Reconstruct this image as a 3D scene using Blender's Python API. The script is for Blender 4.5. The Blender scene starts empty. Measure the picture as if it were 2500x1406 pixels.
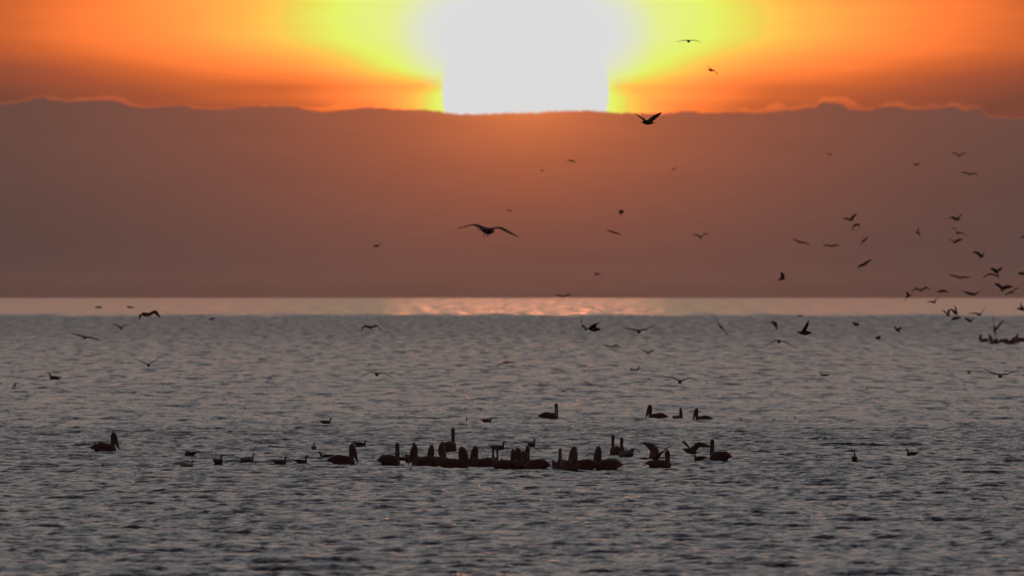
import bpy, math, random
import numpy as np
from mathutils import Vector, Matrix

random.seed(7)
rng = np.random.default_rng(11)
scene = bpy.context.scene
COL = scene.collection

# ------------------------------------------------------------------ camera
K = 2.2725e-5            # radians per photograph pixel (2500 px wide, 3.25 degrees)
CAM_H = 5.2              # metres above the water
HORIZON = 718.0          # photograph row of true level (the sea ends a little below it)
cam_data = bpy.data.cameras.new("camera")
cam = bpy.data.objects.new("camera", cam_data)
COL.objects.link(cam)
cam_data.sensor_width = 36.0
cam_data.lens = 18.0 / math.tan(2500 * K / 2)
cam.location = (0, 0, CAM_H)
cam.rotation_euler = (math.pi / 2 + (HORIZON - 703) * K, 0, 0)
cam_data.clip_start = 1.0
cam_data.clip_end = 200000.0
cam_data.dof.use_dof = True
cam_data.dof.focus_distance = 590.0
cam_data.dof.aperture_fstop = 5.8
scene.camera = cam

# ------------------------------------------------------------------ colour management / render
scene.view_settings.view_transform = 'Standard'
scene.view_settings.look = 'None'
scene.view_settings.exposure = 0.0
scene.view_settings.gamma = 1.0
scene.view_settings.use_curve_mapping = False
scene.render.engine = 'CYCLES'
scene.cycles.use_denoising = True
scene.cycles.max_bounces = 5
scene.cycles.glossy_bounces = 3
scene.cycles.diffuse_bounces = 2
scene.cycles.volume_bounces = 0
scene.cycles.sample_clamp_indirect = 3.0

SUN_AZ = 33 * K                     # to the right of the frame's middle
SUN_EL = 493 * K
SUN_DIR = Vector((math.sin(SUN_AZ) * math.cos(SUN_EL), math.cos(SUN_AZ) * math.cos(SUN_EL), math.sin(SUN_EL)))

# ------------------------------------------------------------------ node expression helper
class X:
    """tiny wrapper so node maths reads like maths"""
    nt = None
    def __init__(s, sock): s.s = sock
    @staticmethod
    def m(op, *a):
        n = X.nt.nodes.new('ShaderNodeMath'); n.operation = op
        for i, v in enumerate(a):
            if isinstance(v, X): X.nt.links.new(v.s, n.inputs[i])
            else: n.inputs[i].default_value = v
        return X(n.outputs[0])
    def __add__(s, o): return X.m('ADD', s, o)
    def __radd__(s, o): return X.m('ADD', o, s)
    def __sub__(s, o): return X.m('SUBTRACT', s, o)
    def __rsub__(s, o): return X.m('SUBTRACT', o, s)
    def __mul__(s, o): return X.m('MULTIPLY', s, o)
    def __rmul__(s, o): return X.m('MULTIPLY', o, s)
    def __truediv__(s, o): return X.m('DIVIDE', s, o)
    def __rtruediv__(s, o): return X.m('DIVIDE', o, s)
    def abs(s): return X.m('ABSOLUTE', s)
    def sqrt(s): return X.m('SQRT', s)
    def exp(s): return X.m('EXPONENT', s)
    def pow(s, p): return X.m('POWER', s, p)

def smooth(x, a, b):
    n = X.nt.nodes.new('ShaderNodeMapRange'); n.interpolation_type = 'SMOOTHSTEP'
    X.nt.links.new(x.s, n.inputs['Value'])
    n.inputs['From Min'].default_value = a; n.inputs['From Max'].default_value = b
    return X(n.outputs['Result'])

def lin(x, a, b, c, d):
    n = X.nt.nodes.new('ShaderNodeMapRange'); n.clamp = True
    X.nt.links.new(x.s, n.inputs['Value'])
    for nm, v in (('From Min', a), ('From Max', b), ('To Min', c), ('To Max', d)):
        n.inputs[nm].default_value = v
    return X(n.outputs['Result'])

def vec(x, y, z=0.0):
    n = X.nt.nodes.new('ShaderNodeCombineXYZ')
    for i, v in enumerate((x, y, z)):
        if isinstance(v, X): X.nt.links.new(v.s, n.inputs[i])
        else: n.inputs[i].default_value = v
    return n.outputs[0]

def noise(v, scale=1.0, detail=3.0, rough=0.5, dist=0.0):
    n = X.nt.nodes.new('ShaderNodeTexNoise')
    X.nt.links.new(v, n.inputs['Vector'])
    n.inputs['Scale'].default_value = scale; n.inputs['Detail'].default_value = detail
    n.inputs['Roughness'].default_value = rough; n.inputs['Distortion'].default_value = dist
    return X(n.outputs['Fac'])

def mixc(f, a, b):
    n = X.nt.nodes.new('ShaderNodeMix'); n.data_type = 'RGBA'; n.clamp_factor = True
    X.nt.links.new(f.s, n.inputs[0]) if isinstance(f, X) else setattr(n.inputs[0], 'default_value', f)
    for i, c in ((6, a), (7, b)):
        if isinstance(c, tuple): n.inputs[i].default_value = (*c, 1.0)
        else: X.nt.links.new(c, n.inputs[i])
    return n.outputs[2]

def s2l(c):
    return tuple(((v / 255) / 12.92) if v / 255 <= .04045 else (((v / 255) + .055) / 1.055) ** 2.4 for v in c)

def ramp(x, stops, srgb=True):
    n = X.nt.nodes.new('ShaderNodeValToRGB')
    X.nt.links.new(x.s, n.inputs[0])
    e = n.color_ramp.elements
    while len(e) < len(stops): e.new(0.5)
    lo, hi = stops[0][0], stops[-1][0]
    for el, (p, c) in zip(e, stops):
        el.position = p
        cc = s2l(c[:3]) if srgb else c[:3]
        el.color = (cc[0] * (c[3] if len(c) > 3 else 1.0), cc[1], cc[2], 1.0)
    return n.outputs[0]

def fcurve(x, pts):
    n = X.nt.nodes.new('ShaderNodeFloatCurve')
    X.nt.links.new(x.s, n.inputs['Value'])
    c = n.mapping.curves[0]
    n.mapping.use_clip = False
    while len(c.points) < len(pts): c.points.new(0.5, 0.5)
    for p, (a, b) in zip(c.points, pts):
        p.location = (a, b); p.handle_type = 'AUTO'
    n.mapping.update()
    return X(n.outputs[0])

# ------------------------------------------------------------------ sky (world)
world = bpy.data.worlds.new("World")
scene.world = world
world.use_nodes = True
nt = world.node_tree; X.nt = nt
nt.nodes.clear()
tc = nt.nodes.new('ShaderNodeTexCoord')
sp = nt.nodes.new('ShaderNodeSeparateXYZ')
nt.links.new(tc.outputs['Generated'], sp.inputs[0])
dx, dy, dz = (X(sp.outputs[i]) for i in range(3))
az = X.m('ARCTAN2', dx, dy)
U = az / K                                  # tiny-angle units, 0.0013 degrees each
V = X.m('ARCSINE', dz) / K + 7.0
EL = X.m('ARCSINE', dz) * (180 / math.pi)   # degrees above the horizon
du = U - 33.0

# glow round the sun, wide above the cloud bank
NZ1 = noise(vec(U / 620.0, V / 42.0, 3.1), 1.0, 3.0, 0.5)
NZ2 = noise(vec(U / 1500.0, V / 160.0, 7.7), 1.0, 2.0, 0.5)
dlo = X.m('MINIMUM', V - 700.0, 0.0) / 178.0
dhi = X.m('MAXIMUM', V - 700.0, 0.0) / 900.0
r1 = ((du / 438.0) * (du / 438.0) + dlo * dlo * dlo * dlo + dhi * dhi).sqrt()
low = (1.0 - smooth(V, 500.0, 640.0))
away = smooth(du.abs(), 220.0, 620.0)
band = smooth(V, 492.0, 516.0) * (1.0 - smooth(V, 518.0, 560.0))    # long thin stratus streak beside the disc
band2 = smooth(V, 486.0, 500.0) * (1.0 - smooth(V, 512.0, 526.0))
left = 1.0 - smooth(du, -60.0, 60.0)
streak = (band * 0.22 + band2 * 0.08) * left + (band * 0.10 + band2 * 0.12) * (1.0 - left)
rr = r1 + low * away * 0.82 + (NZ1 - 0.5) * 0.42 * lin(r1, 0.9, 1.9, 0.15, 1.0) + (NZ2 - 0.5) * 0.30 + streak * (1.0 - smooth(du.abs(), 520.0, 900.0))
rd0 = (du * du + (V - 500.0) * (V - 500.0)).sqrt()
rr = X.m('MINIMUM', rr, 0.90 + (rd0 - 204.0) / 135.0 + streak * 0.8)
glow = ramp(rr / 4.0, [
    (0.40 / 4, (228, 234, 192)), (0.70 / 4, (232, 240, 140)), (1.0 / 4, (232, 245, 106)), (1.14 / 4, (238, 228, 92)),
    (1.28 / 4, (246, 208, 84)), (1.50 / 4, (255, 184, 78, 1.6)), (1.83 / 4, (255, 158, 72, 2.0)), (2.2 / 4, (250, 136, 62, 1.25)),
    (2.8 / 4, (214, 104, 50)), (3.3 / 4, (170, 84, 52)), (1.0, (124, 70, 54))])
# burnt-out core
r2 = (((du) / 238.0) * ((du) / 238.0) + ((V - 640.0) / 125.0) * ((V - 640.0) / 125.0)).sqrt()
WHITE = (0.730, 0.730, 0.730)
core = 1.0 - smooth(r2, 0.80, 1.48)
glow = mixc(core, glow, WHITE)
rd = (du * du + (V - 500.0) * (V - 500.0)).sqrt()
disc = 1.0 - smooth(rd, 200.0, 206.0)
glow = mixc(disc, glow, WHITE)

# the upper sky: warm low down, pale, then slate overhead; the sky texture fills it in
skyt = nt.nodes.new('ShaderNodeTexSky')
skyt.sky_type = 'NISHITA'
skyt.sun_disc = False
skyt.sun_elevation = SUN_EL
skyt.sun_rotation = SUN_AZ
skyt.air_density = 1.2; skyt.dust_density = 2.0; skyt.ozone_density = 1.5
sk_mul = nt.nodes.new('ShaderNodeVectorMath'); sk_mul.operation = 'SCALE'
nt.links.new(skyt.outputs[0], sk_mul.inputs[0]); sk_mul.inputs['Scale'].default_value = 0.10
upper = ramp(EL / 90.0, [
    (0.0, (200, 104, 62)), (1.6 / 90, (190, 116, 80)), (3.2 / 90, (164, 136, 120)), (6 / 90, (168, 158, 152)), (12 / 90, (171, 169, 168)),
    (22 / 90, (174, 176, 180)), (38 / 90, (138, 134, 146)), (60 / 90, (88, 83, 98)), (1.0, (60, 58, 76))])
upper = mixc(0.2, upper, sk_mul.outputs[0])
# dimmer round the compass away from the sun
side = smooth(az.abs(), 0.5, 2.8)
hi = smooth(EL, 0.95, 2.3)
far_side = smooth(az.abs(), 0.035, 0.35)
above = mixc(X.m('MAXIMUM', hi, far_side), glow, upper)
dimv = nt.nodes.new('ShaderNodeVectorMath'); dimv.operation = 'SCALE'
nt.links.new(above, dimv.inputs[0])
nt.links.new((1.0 - side * 0.55).s, dimv.inputs['Scale'])
above = dimv.outputs[0]

# cloud bank sitting on the horizon: its top edge and its lit rim (rows of the photograph)
EDGE = [(0, 258, 252), (60, 250, 243), (108, 240, 233), (122, 247, 234), (150, 247, 239), (165, 251, 244), (200, 248, 237),
        (232, 246, 237), (262, 246, 235), (290, 250, 236), (312, 258, 248), (370, 264, 260), (430, 260, 258),
        (460, 262, 258), (475, 266, 260), (540, 268, 264), (620, 260, 257), (700, 260, 257), (728, 262, 259),
        (746, 270, 262), (800, 273, 262), (815, 272, 258), (860, 266, 263), (928, 263, 261), (960, 266, 265), (1060, 270, 268),
        (1085, 275, 273), (1140, 279, 277), (1190, 278, 277), (1250, 276, 275), (1310, 275, 274), (1365, 271, 270),
        (1470, 272, 271), (1500, 275, 273), (1600, 277, 275), (1690, 272, 271), (1720, 276, 272), (1800, 275, 270),
        (1812, 275, 265), (1840, 277, 270), (1872, 275, 262), (1895, 274, 252), (1915, 270, 256), (1935, 270, 263), (1972, 264, 255),
        (1985, 264, 256), (2000, 254, 242), (2025, 251, 238), (2060, 258, 236), (2072, 268, 240), (2090, 270, 252),
        (2120, 270, 264), (2160, 262, 253), (2195, 262, 249), (2228, 270, 261), (2280, 268, 251), (2300, 266, 258), (2332, 262, 250),
        (2346, 272, 253), (2360, 275, 259), (2374, 268, 256), (2400, 276, 266), (2412, 288, 280), (2450, 290, 284), (2500, 291, 288)]
uu = (U + 1250.0) / 2500.0
inframe = smooth(U, -1500.0, -1240.0) * (1.0 - smooth(U, 1240.0, 1500.0))
wob = (noise(vec(U / 34.0, 0.0, 5.0), 1.0, 5.0, 0.7) - 0.5) * 15.0
edge = 525.0 - fcurve(uu, [(a / 2500, (b - 200) / 100) for a, b, c in EDGE]) * 100.0 + wob
rim_t = 525.0 - fcurve(uu, [(a / 2500, (c - 200) / 100) for a, b, c in EDGE]) * 100.0 + wob * 0.6 + (noise(vec(U / 22.0, 3.0, 15.0), 1.0, 4.0, 0.6) - 0.5) * 12.0
big = (noise(vec(U / 900.0, 0.0, 1.0), 1.0, 4.0, 0.55) - 0.5) * 90.0
out_edge = 452.0 + big
edge = edge * inframe + out_edge * (1.0 - inframe)
rim_t = rim_t * inframe + (out_edge + 6.0) * (1.0 - inframe)
softn = noise(vec(U / 120.0, V / 60.0, 12.0), 1.0, 2.0, 0.5)
incloud = 1.0 - smooth((V - edge) / (1.0 + softn * 7.0), -1.0, 1.0)
inrim = (1.0 - smooth((V - rim_t) / (1.0 + softn * 6.0), -1.0, 1.0)) * (1.0 - incloud) * lin(noise(vec(U / 70.0, V / 18.0, 22.0), 1.0, 3.0, 0.6), 0.34, 0.62, 0.35, 1.0)

rc = (((du * 0.55) * (du * 0.55)) + ((V - 500.0) * (V - 500.0))).sqrt()
e1 = (rc * (-1 / 300.0)).exp()
e2 = (rc * (-1 / 60.0)).exp()
e3 = (du.abs() * (-1 / 900.0)).exp() * smooth(V, 60.0, 480.0)
cr = 0.071 + e1 * 0.42 + e2 * 0.42 + e3 * 0.135
cg = 0.055 + e1 * 0.062 + e2 * 0.14 + e3 * 0.026
cb = 0.054 + e1 * -0.003 + e2 * 0.02 + e3 * -0.002
body_n = noise(vec(U / 700.0, V / 170.0, 2.0), 1.0, 4.0, 0.5) * 0.6 + noise(vec(U / 260.0, V / 30.0, 6.0), 1.0, 3.0, 0.5) * 0.4
cm = (0.86 + body_n * 0.28) * (0.84 + smooth(V, -4.0, 70.0) * 0.16)
ccol = nt.nodes.new('ShaderNodeCombineColor')
for i, v in enumerate((cr * cm, cg * cm, cb * cm)):
    nt.links.new(v.s, ccol.inputs[i])
rimmul = nt.nodes.new('ShaderNodeVectorMath'); rimmul.operation = 'MULTIPLY'
nt.links.new(above, rimmul.inputs[0]); rimmul.inputs[1].default_value = (1.65, 1.5, 1.2)
sky = mixc(inrim * 0.8, above, rimmul.outputs[0])
sky = mixc(incloud, sky, ccol.outputs[0])
sky = mixc(smooth(EL, -0.6, 0.0), (0.05, 0.045, 0.045), sky)
bg = nt.nodes.new('ShaderNodeBackground')
nt.links.new(sky, bg.inputs[0]); bg.inputs[1].default_value = 1.0
wo = nt.nodes.new('ShaderNodeOutputWorld')
nt.links.new(bg.outputs[0], wo.inputs[0])
world.cycles.sampling_method = 'MANUAL'
world.cycles.sample_map_resolution = 2048

# ------------------------------------------------------------------ sun
sl = bpy.data.lights.new("sun", 'SUN')
sl.energy = 0.0050
sl.angle = math.radians(0.9)
sl.color = (1.0, 0.27, 0.11)
so = bpy.data.objects.new("sun", sl)
COL.objects.link(so)
so.rotation_euler = SUN_DIR.to_track_quat('Z', 'Y').to_euler()

# ------------------------------------------------------------------ water: wave field
NW = 110
SHARP = 0.9
lam = np.exp(np.linspace(math.log(0.34), math.log(10.0), NW)) * rng.uniform(0.95, 1.05, NW)
kk = 2 * np.pi / lam
spread = np.where(lam < 2, 0.62, 0.42)
th = rng.normal(0, 1, NW) * spread + 0.16
kx = kk * np.sin(th); ky = kk * np.cos(th)
PEAK = np.where(lam > 0.7, 0.28, 0.0)
slope = 0.18 * math.sqrt(2 / NW) * np.interp(np.log(lam), np.log([.34, .8, 1.1, 2.6, 4.0, 7.0, 10.0]), [2.0, 1.9, 1.05, 0.62, 0.50, 0.30, 0.15])
amp = slope / kk
ph = rng.uniform(0, 2 * np.pi, NW)

NC = 364
T = 0.0325
def row_step(y):
    return 0.15 if y < 700 else 0.28 * (y / 700) ** 2.3
LY = 2 * np.pi / np.maximum(np.abs(ky), 1e-3); LX = 2 * np.pi / np.maximum(np.abs(kx), 1e-3)
def fade(dy_, dx_):
    return np.clip((LY / dy_ - 2.1) / 1.3, 0, 1) * np.clip((LX / dx_ - 2.1) / 1.3, 0, 1)

def water_h(x, y):
    f = fade(row_step(y), y * 2 * T / (NC - 1))
    s_ = np.sin(kx * x + ky * y + ph)
    h = float((amp * f * (s_ + PEAK * (2 * s_ * s_ - 1))).sum())
    h = 0.15 * math.tanh(h / 0.15)
    return h + SHARP * h * h

def first_hit(px_, py_):
    """where the line of sight through a photograph pixel first meets the wavy surface"""
    sx = (px_ - 1250) * K; sz = (py_ - HORIZON) * K
    D0 = CAM_H / sz
    D = (CAM_H - 0.30) / sz
    while D < D0 * 1.4:
        if CAM_H - sz * D <= water_h(sx * D, D): break
        D += 0.12 if D < 900 else 0.4
    return D

def build_water():
    d = [-400.0, -100.0, 0.0, 60.0, 120.0, 200.0, 260.0, 290.0]
    y = 322.0
    while y < 5200.0:
        d.append(y)
        y += row_step(y)
    while y < 25000:
        d.append(y); y *= 1.045
    d.append(25000.0)
    d = np.array(d)
    tf = np.linspace(-T, T, NC)
    tc_ = []
    t = T
    g = 0.0009
    while t < 2.4:
        t += g; g *= 1.6; tc_.append(t)
    tc_ = np.array(tc_)
    ts = np.concatenate([-tc_[::-1], tf, tc_])
    n0 = len(tc_)
    R, Cn = len(d), len(ts)
    dd = np.gradient(d)
    reach = np.maximum(np.abs(d), 120.0) + 0.0
    xs = reach[:, None] * ts[None, :]
    ys = np.repeat(d[:, None], Cn, 1)
    win = np.clip((T - np.abs(tf)) / 0.0014, 0, 1); win = win * win * (3 - 2 * win)
    H = np.zeros((R, Cn), np.float32)
    step = 200
    for a in range(0, R, step):
        b = min(R, a + step)
        if d[b-1] < 280 or d[a] > 5300: continue
        X_ = xs[a:b, n0:n0 + NC].astype(np.float32); Y_ = ys[a:b, n0:n0 + NC].astype(np.float32)
        dyl = dd[a:b]; dxl = reach[a:b] * (tf[1] - tf[0])
        acc = np.zeros_like(X_)
        for i in range(NW):
            f = np.clip((LY[i] / dyl - 2.1) / 1.3, 0, 1) * np.clip((LX[i] / dxl - 2.1) / 1.3, 0, 1)
            if f.max() <= 0: continue
            arg = np.mod(kx[i] * xs[a:b, n0:n0 + NC] + ky[i] * ys[a:b, n0:n0 + NC] + ph[i], 2 * np.pi).astype(np.float32)
            sn = np.sin(arg)
            if PEAK[i] > 0: sn = sn + np.float32(PEAK[i]) * (2 * sn * sn - 1)
            acc += (amp[i] * f)[:, None].astype(np.float32) * sn
        acc = 0.15 * np.tanh(acc / 0.15)
        acc = acc + SHARP * acc * acc
        H[a:b, n0:n0 + NC] = acc * win[None, :]
    co = np.stack([xs, ys, H], -1).reshape(-1, 3).astype(np.float32)
    ii = (np.arange(R - 1)[:, None] * Cn + np.arange(Cn - 1)[None, :]).ravel()
    quads = np.stack([ii, ii + 1, ii + 1 + Cn, ii + Cn], -1).astype(np.int32)
    me = bpy.data.meshes.new("sea_water")
    me.vertices.add(len(co)); me.vertices.foreach_set("co", co.ravel())
    nq = len(quads)
    me.loops.add(nq * 4); me.loops.foreach_set("vertex_index", quads.ravel())
    me.polygons.add(nq)
    me.polygons.foreach_set("loop_start", np.arange(0, nq * 4, 4, dtype=np.int32))
    me.polygons.foreach_set("use_smooth", np.ones(nq, dtype=bool))
    me.update(calc_edges=True)
    ob = bpy.data.objects.new("sea_water", me)
    ob["kind"] = "structure"
    ob["label"] = "wind-rippled grey evening sea reaching to the horizon"
    COL.objects.link(ob)
    print("water quads", nq, R, Cn)
    return ob

def water_material():
    m = bpy.data.materials.new("water"); m.use_nodes = True
    nt = m.node_tree; X.nt = nt
    bs = nt.nodes["Principled BSDF"]
    bs.inputs['Base Color'].default_value = (0.010, 0.016, 0.020, 1)
    bs.inputs['IOR'].default_value = 1.333
    ge = nt.nodes.new('ShaderNodeNewGeometry')
    s = nt.nodes.new('ShaderNodeSeparateXYZ'); nt.links.new(ge.outputs['Position'], s.inputs[0])
    px, py = X(s.outputs[0]), X(s.outputs[1])
    # wind-roughened water near, a smooth slick far out (its near border wanders)
    q = 1.0 / py                                    # angle below the horizon
    wander = (noise(vec(px / 9.0, py / 700.0, 0.0), 1.0, 4.0, 0.65) - 0.5) * 0.00013
    qq = q + wander
    slick = 1.0 - smooth(qq, 1 / 4800.0, 1 / 4150.0)
    patch = noise(vec(px / 4.5, X.m('LOGARITHM', py, 2.718) * 17.0, 4.0), 1.0, 4.0, 0.65)
    patch2 = noise(vec(px / 1.3, X.m('LOGARITHM', py, 2.718) * 34.0, 9.0), 1.0, 3.0, 0.65)
    rn = lin(py, 500.0, 2400.0, 0.13, 0.30) + (patch2 - 0.5) * lin(py, 700.0, 2200.0, 0.05, 0.60)
    rs = 0.185 + (patch - 0.5) * 0.30
    rough = rn * (1.0 - slick) + rs * slick
    nt.links.new(rough.s, bs.inputs['Roughness'])
    # fine ripples
    lg = X.m('LOGARITHM', py, 2.718)
    w1 = noise(vec(px / 1.25 + lg * 9.0, lg * 46.0, 1.0), 1.0, 3.0, 0.6, 0.25)       # wavelet groups
    w2 = noise(vec(px / 0.42 + lg * 14.0, lg * 150.0, 5.0), 1.0, 3.0, 0.6, 0.25)      # short chop
    w0 = noise(vec(px / 9.0, lg * 22.0, 8.0), 1.0, 2.0, 0.5)
    far = lin(py, 500.0, 1100.0, 0.45, 1.0)
    tilt = (smooth(w1, 0.44, 0.70) * 0.27 * far + smooth(w2, 0.50, 0.72) * lin(py, 400.0, 1400.0, 0.21, 0.13)) * (0.30 + w0 * 1.4) + 0.012 + lin(py, 800.0, 3500.0, 0.0, 0.045)
    # beyond the finely modelled strip the chop is carried by the surface relief alone
    outz = X.m('MAXIMUM', smooth(px.abs() / X.m('MAXIMUM', py, 50.0), T - 0.0016, T - 0.0002), 1.0 - smooth(py, 318.0, 326.0)) * lin(py, 900.0, 2600.0, 1.0, 0.0)
    tilt = tilt + outz * (0.06 + smooth(w2, 0.42, 0.70) * 0.16)
    rough = rough + outz * 0.14
    nt.links.new(rough.s, bs.inputs['Roughness'])
    tilt = tilt * (1.0 - slick) + slick * (0.000 + smooth(patch, 0.36, 0.60) * 0.026)
    n1 = noise(vec(px * 3.2, py * 2.4, 0.0), 1.0, 3.0, 0.55)
    b = nt.nodes.new('ShaderNodeBump')
    nt.links.new(n1.s, b.inputs['Height'])
    nt.links.new(lin(py, 600.0, 2400.0, 1.0, 0.15).s, b.inputs['Strength'])
    b.inputs['Distance'].default_value = 0.09
    add = nt.nodes.new('ShaderNodeVectorMath'); add.operation = 'ADD'
    nt.links.new(b.outputs[0], add.inputs[0]); nt.links.new(vec(0.0, tilt * -1.0, 0.0), add.inputs[1])
    nrm = nt.nodes.new('ShaderNodeVectorMath'); nrm.operation = 'NORMALIZE'
    nt.links.new(add.outputs[0], nrm.inputs[0])
    nt.links.new(nrm.outputs[0], bs.inputs['Normal'])
    return m

sea = build_water()
sea.data.materials.append(water_material())

# ------------------------------------------------------------------ plumage materials
def plumage(name, c1, c2, rough=0.75, scale=14.0):
    m = bpy.data.materials.new(name); m.use_nodes = True
    nt = m.node_tree; X.nt = nt
    bs = nt.nodes["Principled BSDF"]
    tcn = nt.nodes.new('ShaderNodeTexCoord')
    mp = nt.nodes.new('ShaderNodeMapping'); mp.inputs['Scale'].default_value = (0.5, 1.6, 1.6)
    nt.links.new(tcn.outputs['Object'], mp.inputs[0])
    n = noise(mp.outputs[0], scale, 3.0, 0.6)
    nt.links.new(mixc(lin(n, 0.35, 0.65, 0.0, 1.0), c1, c2), bs.inputs['Base Color'])
    bs.inputs['Roughness'].default_value = rough
    b = nt.nodes.new('ShaderNodeBump'); b.inputs['Strength'].default_value = 0.5; b.inputs['Distance'].default_value = 0.01
    nt.links.new(n.s, b.inputs['Height']); nt.links.new(b.outputs[0], bs.inputs['Normal'])
    return m

M_PEL = plumage("pelican_plumage_veil_red", (0.095, 0.028, 0.021), (0.062, 0.019, 0.015))  # brown feathers, with the red of lens veiling glare put into the colour
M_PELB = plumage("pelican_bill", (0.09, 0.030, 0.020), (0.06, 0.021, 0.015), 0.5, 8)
M_GULL = plumage("gull_plumage_veil_red", (0.085, 0.029, 0.023), (0.055, 0.019, 0.016))  # dark gull feathers, colour reddened to carry the same lens veil
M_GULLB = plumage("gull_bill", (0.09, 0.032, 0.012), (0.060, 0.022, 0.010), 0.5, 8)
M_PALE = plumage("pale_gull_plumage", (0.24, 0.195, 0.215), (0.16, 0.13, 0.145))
M_EYE = plumage("bird_eye", (0.01, 0.008, 0.006), (0.01, 0.008, 0.006), 0.15, 5)

# ------------------------------------------------------------------ mesh building
class MB:
    def __init__(s): s.v = []; s.f = []
    def ring(s, pts):
        n = len(s.v); s.v += [tuple(p) for p in pts]; return list(range(n, n + len(pts)))
    def skin(s, rings):
        for a, b in zip(rings, rings[1:]):
            m = len(a)
            for i in range(m):
                s.f.append((a[i], a[(i + 1) % m], b[(i + 1) % m], b[i]))
        s.f.append(tuple(reversed(rings[0]))); s.f.append(tuple(rings[-1]))
    def loft(s, path, n=10, up=(0, 0, 1), xf=None):
        """path: (x, y, z, half width, half height)"""
        P = [Vector(p[:3]) for p in path]
        rings = []
        upv = Vector(up)
        for i, p in enumerate(path):
            t = (P[min(i + 1, len(P) - 1)] - P[max(i - 1, 0)])
            if t.length < 1e-9: t = Vector((1, 0, 0))
            t.normalize()
            sd = Vector((0, 1, 0)) - t * t.y
            if sd.length < 1e-3: sd = Vector((1, 0, 0))
            sd.normalize(); nm = t.cross(sd)
            pts = []
            for k in range(n):
                a = 2 * math.pi * k / n
                q = P[i] + sd * (p[3] * math.cos(a)) + nm * (p[4] * math.sin(a))
                pts.append(xf @ q if xf else q)
            rings.append(s.ring(pts))
        s.skin(rings)
    def mesh(s, name, remesh=0.0, sub=0):
        me = bpy.data.meshes.new(name)
        me.from_pydata(s.v, [], s.f)
        me.polygons.foreach_set("use_smooth", [True] * len(me.polygons))
        me.update()
        if remesh or sub:
            ob = bpy.data.objects.new("tmp", me); COL.objects.link(ob)
            if sub:
                md = ob.modifiers.new("s", 'SUBSURF'); md.levels = sub
            if remesh:
                md = ob.modifiers.new("r", 'REMESH'); md.mode = 'VOXEL'; md.voxel_size = remesh; md.use_smooth_shade = True
                md = ob.modifiers.new("sm", 'SMOOTH'); md.factor = 0.5; md.iterations = 3
            dg = bpy.context.evaluated_depsgraph_get()
            out = bpy.data.meshes.new_from_object(ob.evaluated_get(dg))
            out.name = name
            bpy.data.objects.remove(ob); bpy.data.meshes.remove(me)
            me = out
            me.polygons.foreach_set("use_smooth", [True] * len(me.polygons))
        return me

def dense(path, n=4):
    """Catmull-Rom through the stations"""
    out = []
    P = [np.array(p, float) for p in path]
    for i in range(len(P) - 1):
        p0 = P[max(i - 1, 0)]; p1 = P[i]; p2 = P[i + 1]; p3 = P[min(i + 2, len(P) - 1)]
        for k in range(n):
            t = k / n
            q = 0.5 * ((2 * p1) + (-p0 + p2) * t + (2 * p0 - 5 * p1 + 4 * p2 - p3) * t * t + (-p0 + 3 * p1 - 3 * p2 + p3) * t ** 3)
            if len(q) > 3: q[3:] = np.maximum(q[3:], 0.003)
            out.append(tuple(q))
    out.append(tuple(P[-1]))
    return out

def blob(c, r, n=8):
    p = [(c[0] + r * math.cos(a) * -1, c[1], c[2], max(0.0015, r * math.sin(a)), max(0.0015, r * math.sin(a))) for a in np.linspace(0.1, math.pi - 0.1, 6)]
    return p

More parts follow.
